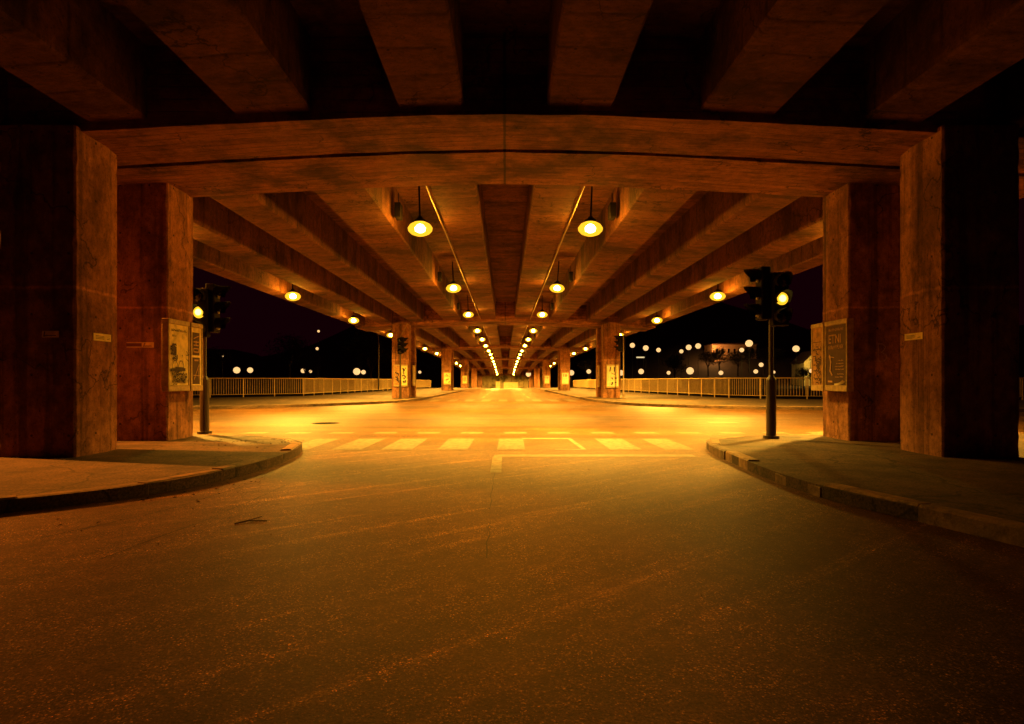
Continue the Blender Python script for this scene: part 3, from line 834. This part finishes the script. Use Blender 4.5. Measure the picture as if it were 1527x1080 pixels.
railing([(13.0,40),(11.7,52),(11.2,60),(11.0,80),(11.0,98)], 'steel railing running away behind the right piers')

# ------------------------------------------------------------------ end wall under the viaduct
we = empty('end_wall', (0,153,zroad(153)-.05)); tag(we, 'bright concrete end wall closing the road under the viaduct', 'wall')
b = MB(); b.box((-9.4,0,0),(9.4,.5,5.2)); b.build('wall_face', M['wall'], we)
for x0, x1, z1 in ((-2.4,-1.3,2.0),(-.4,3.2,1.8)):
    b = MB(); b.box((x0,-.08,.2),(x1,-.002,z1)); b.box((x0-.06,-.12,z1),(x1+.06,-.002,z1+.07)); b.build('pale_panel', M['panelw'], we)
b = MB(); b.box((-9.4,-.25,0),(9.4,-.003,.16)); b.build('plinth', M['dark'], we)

# ------------------------------------------------------------------ things across the valley
def far_lamp(x, y, Y, d, label, light=0):
    p = P(x, y, Y); g = zground(p.x, Y); d *= 1.2
    r = empty('far_street_lamp', (p.x, Y, g)); tag(r, label, 'street lamp', 'distant street lamps')
    h = p.z - g
    b = MB(); b.tube((0,0,-.3),(0,0,h-d*.4), .09, 6, .05); b.build('lamp_post', M['pole'], r)
    b = MB(); b.lathe([(0,-d*.5),(d*.30,-d*.42),(d*.48,-d*.15),(d*.5,.0),(d*.42,d*.25),(d*.2,d*.42),(0,d*.46)], 12, (0,0,h)); b.build('globe', M['star'], r, smooth=True)
    if light:
        l = bpy.data.lights.new('lamp_light', 'POINT'); l.energy = light; l.color = (1,.5,.12); l.shadow_soft_size = .4
        o = bpy.data.objects.new('lamp_light', l); C.objects.link(o); o.parent = r; o.location = (0,-1.2,h)
    return r
low_r = [(926,556,1.1),(956,554,1.1),(997,556,.8),(1029,553,1.4),(1075,556,.9),(1127,554,.9),(1135,544,.85),(1154,555,.6),(1210,553,.9)]
for i, (x, y, d) in enumerate(low_r):
    far_lamp(x, y, 135 + (i*7) % 20, d, 'small glowing street lamp just above the right railing, %s from the far pier' % ORD[i])
up_r = [(943,515,1.0),(963,519,1.1),(982,522,.9),(1016,524,.8),(1027,518,1.1),(1041,516,1.1),(1106,522,.9),(1117,512,1.4),(1187,520,1.3)]
ul = ['glowing hill street lamp, leftmost of three by the far right pier', 'glowing street lamp high on the hill, middle of three by the far right pier', 'glowing street lamp high on the hill, rightmost of three by the far right pier',
      'smallest lamp of the trio left of the lit building', 'middle lamp of the trio left of the lit building', 'highest lamp of the trio left of the lit building',
      'smaller lamp in front of the lit building on the hill', 'large bright lamp over the end of the lit building', 'bright lamp on the hill between the tall traffic light and the poster case']
for (x, y, d), lab in zip(up_r, ul):
    far_lamp(x, y, 170, d * 1.2, lab)
for x, y, d, lab in [(353,552,1.3,'larger lamp of the leftmost pair above the left railing'),(373,552,1.1,'smaller lamp of the leftmost pair above the left railing'),
                     (452,553,.9,'larger lamp of the middle pair above the left railing'),(463,554,.6,'smaller lamp of the middle pair above the left railing'),
                     (532,554,1.4,'larger lamp of the pair nearest the far left pier'),(542,555,.9,'smaller lamp of the pair nearest the far left pier'),
                     (475,494,.5,'tiny high light on the dark slope at the left'),(473,520,.6,'small round light on the dark slope below a tinier one'),
                     (626,555,.6,'small lamp seen in the gap behind the far left pier'),(852,556,1.1,'bright lamp left of the far right pier over the railing'),(878,554,.9,'lamp close to the far right pier over the railing'),
                     (788,558,1.0,'lamp low beside the end of the right lamp row'),(332,531,.35,'faint speck of light beside the left traffic light')]:
    far_lamp(x, y, 140, d, lab)
# the white lantern left of the far pier
pl = P(578, 492, 60)
r = empty('street_lamp', (pl.x - .9, 60, 0)); tag(r, 'street lamp with a pale oval lantern left of the far left pier', 'street lamp')
hh = pl.z
b = MB(); b.tube((-.0,0,0),(0,0,hh+.1), .07, 10, .05); b.tube((0,0,hh+.1),(.6,0,hh+.25), .035, 8); b.build('pole', M['pole'], r)
b = MB(); b.lathe([(0,.24),(.22,.22),(.42,.10),(.45,.05)], 18, (.9,0,hh)); b.build('lamp_hood', M['dark'], r, smooth=True)
b = MB(); b.lathe([(.44,.05),(.38,-.10),(.2,-.21),(0,-.24)], 18, (.9,0,hh)); b.build('lantern_bowl', M['white'], r, smooth=True)
# lit sign bar on posts
ps = P(955, 533, 150)
r = empty('lit_canopy', (ps.x, 150, zground(ps.x,150))); tag(r, 'short lit canopy strip on two posts beyond the right railing', 'canopy')
hz = ps.z - zground(ps.x,150)
b = MB(); b.box((-.95,-.3,hz-.16),(-.05,.3,hz+.14)); b.box((.1,-.3,hz-.16),(.95,.3,hz+.14)); b.build('light_strip', M['white'], r)
b = MB(); b.tube((-.8,0,-.2),(-.8,0,hz-.16),.06,6); b.tube((.8,0,-.2),(.8,0,hz-.16),.06,6); b.box((-1.1,-.4,hz+.14),(1.1,.4,hz+.24)); b.build('canopy_frame', M['pole'], r)
# lit building on the hill
YB = 230
a, c = P(1062, 533, YB), P(1128, 514, YB)
gz = zground((a.x+c.x)/2, YB)
r = empty('hill_building', (a.x, YB, a.z)); tag(r, 'long dim orange building with a row of dark windows on the right hill', 'building')
W, H = c.x - a.x, c.z - a.z
b = MB(); b.box((0,0,-8),(W,9,H)); b.build('wall', M['plaster'], r)
b = MB(); b.box((-.4,-.5,H),(W+.4,9.5,H+.35)); b.box((.5,.5,H+.35),(W-.5,8.5,H+.9)); b.build('roof', M['tiles'], r)
for i in range(7):
    wx = 1.4 + i * 2.25
    b = MB(); b.box((wx,-.06,1.5),(wx+.75,-.003,3.2)); b.build('window', M['glass'], r)
b = MB(); b.box((.0,-.5,-.5),(W,-.003,-.2)); b.build('ledge', M['plaster'], r)
L = bpy.data.lights.new('facade_lamp', 'POINT'); L.energy = 9000; L.color = (1,.42,.10); L.shadow_soft_size = .4
fl_ = empty('facade_lamp', (a.x - 1.0, YB - 4, a.z + 3.0)); tag(fl_, 'small wall lamp pole lighting the left end of the hill building', 'lamp')
o = bpy.data.objects.new('lamp_light', L); C.objects.link(o); o.parent = fl_; o.location = (0,0,0)
b = MB(); b.tube((0,0,-9),(0,0,-.3), .08, 6); b.build('lamp_post', M['pole'], fl_)
b = MB(); b.lathe([(0,.25),(.35,.2),(.4,0),(.38,-.02)], 12); b.build('lamp_hood', M['dark'], fl_)
# gabled house by the poster case
Yh = 185; a = P(1199, 541, Yh)
r = empty('gabled_house', (a.x, Yh, a.z)); tag(r, 'pale lit gable end showing past the right poster case', 'house')
b = MB(); b.prism([(0,0),(7,0),(7,8),(0,8)], -8, .3)
b.face([(0,-.001,.3),(7,-.001,.3),(3.5,-.001,3.6)]); b.build('wall', M['panelw'], r)
b = MB(); b.face([(-.5,-.4,-.2),(3.5,-.4,3.75),(3.5,8.4,3.75),(-.5,8.4,-.2)]); b.face([(7.5,-.4,-.2),(3.5,-.4,3.75),(3.5,8.4,3.75),(7.5,8.4,-.2)]); b.build('roof', M['tiles'], r)
l = bpy.data.lights.new('lamp_light', 'POINT'); l.energy = 5000; l.color = (1,.6,.12); l.shadow_soft_size = .4
hl = empty('house_lamp', (a.x - 1.5, Yh - 7, a.z + .5)); tag(hl, 'lamp post in front of the gabled house', 'lamp')
o = bpy.data.objects.new('lamp_light', l); C.objects.link(o); o.parent = hl
b = MB(); b.tube((0,0,-8),(0,0,-.3), .08, 6); b.build('lamp_post', M['pole'], hl)
b = MB(); b.lathe([(0,.25),(.35,.2),(.4,0),(.38,-.02)], 12); b.build('lamp_hood', M['dark'], hl)
# dark trees on the far bank
def tree_proto(seed):
    rnd = random.Random(seed); r = empty('tree')
    b = MB(); b.tube((0,0,-.5),(.1,.1,3.2), .22, 8, .14)
    tips = []
    for k in range(7):
        a = k*.9 + rnd.random(); q = Vector((math.cos(a)*rnd.uniform(1,2.2), math.sin(a)*rnd.uniform(1,2.2), rnd.uniform(4.2,7)))
        b.tube((.1,.1,2.6+k*.12), q, .09, 6, .03); tips.append(q)
    b.build('trunk', M['bark'], r)
    b = MB()
    for q in tips + [Vector((0,0,6.5)), Vector((0,0,5))]:
        rad = rnd.uniform(.9,1.5)
        for _ in range(240):
            d = Vector((rnd.gauss(0,1), rnd.gauss(0,1), rnd.gauss(0,.8))).normalized() * rad * rnd.random()**.4 + q
            u = Vector((rnd.gauss(0,1), rnd.gauss(0,1), rnd.gauss(0,1))).normalized(); w = u.orthogonal().normalized()
            s = rnd.uniform(.08,.2); b.face([d-u*s, d+w*s*.5, d+u*s, d-w*s*.5])
    b.build('crown', M['foliage'], r)
    return r
tp = tree_proto(3); ft = True
for i, (x, Y, s) in enumerate([(-62,128,1.3),(-50,140,1.7),(-43,131,1.1),(-36,150,1.9),(-30,134,1.4),(-25,145,1.5),(27,150,1.0),(45,160,1.2),(20,142,1.0),(79,160,.72),(82.5,163,.70),(72,214,1.25),(77,217,1.35),(82,213,1.3),(87,216,1.42),(92,214,1.36),(97,217,1.3)]):
    o = tp if ft else copy_tree(tp)
    ft = False; o.location = (x, Y, zground(x, Y)); o.scale = (s,s,s); o.rotation_euler = (0,0,i*1.3)
    tag(o, 'dark leafy tree on the far bank, %s from the left' % ORD[i], 'tree', 'dark trees on the far bank')

# ------------------------------------------------------------------ street lamp at the left that lights the near road
LX, LY, LZ = -20.0, 11.2, 8.4
r = empty('street_lamp', (LX, LY, KH)); tag(r, 'tall street lamp at the left of the cross street, lighting the near road', 'street lamp')
b = MB(); b.tube((0,0,0),(0,0,LZ), .10, 12, .06); b.tube((0,0,LZ),(1.4,0,LZ+.35), .05, 10); b.build('pole', M['poleg'], r)
b = MB(); b.box((1.3,-.17,LZ+.28),(2.0,.17,LZ+.42)); b.build('lamp_head', M['dark'], r, bevel=.04)
b = MB(); b.lathe([(.15,0),(.14,-.06),(.08,-.10),(0,-.11)], 14, (1.65,0,LZ+.28)); b.build('lens', M['lens'], r, smooth=True)
l = bpy.data.lights.new('bulb_light', 'SPOT'); l.energy = 40000; l.color = (1,.27,.02); l.shadow_soft_size = .14; l.spot_size = R(52); l.spot_blend = 1.0
o = bpy.data.objects.new('bulb_light', l); C.objects.link(o); o.parent = r; o.location = (1.65,0,LZ-.02)
o.rotation_euler = (Vector((.5,10.2,0)) - Vector((LX+1.65,LY,LZ))).to_track_quat('-Z','Y').to_euler()

# ------------------------------------------------------------------ sky, camera, render settings
W_ = bpy.data.worlds.new('World'); SC.world = W_; W_.use_nodes = True
bg = W_.node_tree.nodes['Background']; bg.inputs[0].default_value = (1,.04,.22,1); bg.inputs[1].default_value = .0065

cam = bpy.data.cameras.new('camera'); co = bpy.data.objects.new('camera', cam); C.objects.link(co); SC.camera = co
co.location = (0,0,HC); co.rotation_euler = (R(90),0,0)
cam.sensor_width = 36; cam.lens = 36 * F / 1527; cam.clip_end = 3000; cam.clip_start = .05
cam.shift_x = (763.5 - CX) / 1527; cam.shift_y = (CY - 540) / 1527
SC.view_settings.view_transform = 'Standard'; SC.view_settings.look = 'None'; SC.view_settings.exposure = -0.28; SC.view_settings.gamma = 1
SC.render.engine = 'CYCLES'
SC.cycles.use_denoising = True; SC.cycles.max_bounces = 5; SC.cycles.diffuse_bounces = 3; SC.cycles.glossy_bounces = 2
SC.cycles.sample_clamp_indirect = 6; SC.cycles.caustics_reflective = False; SC.cycles.caustics_refractive = False
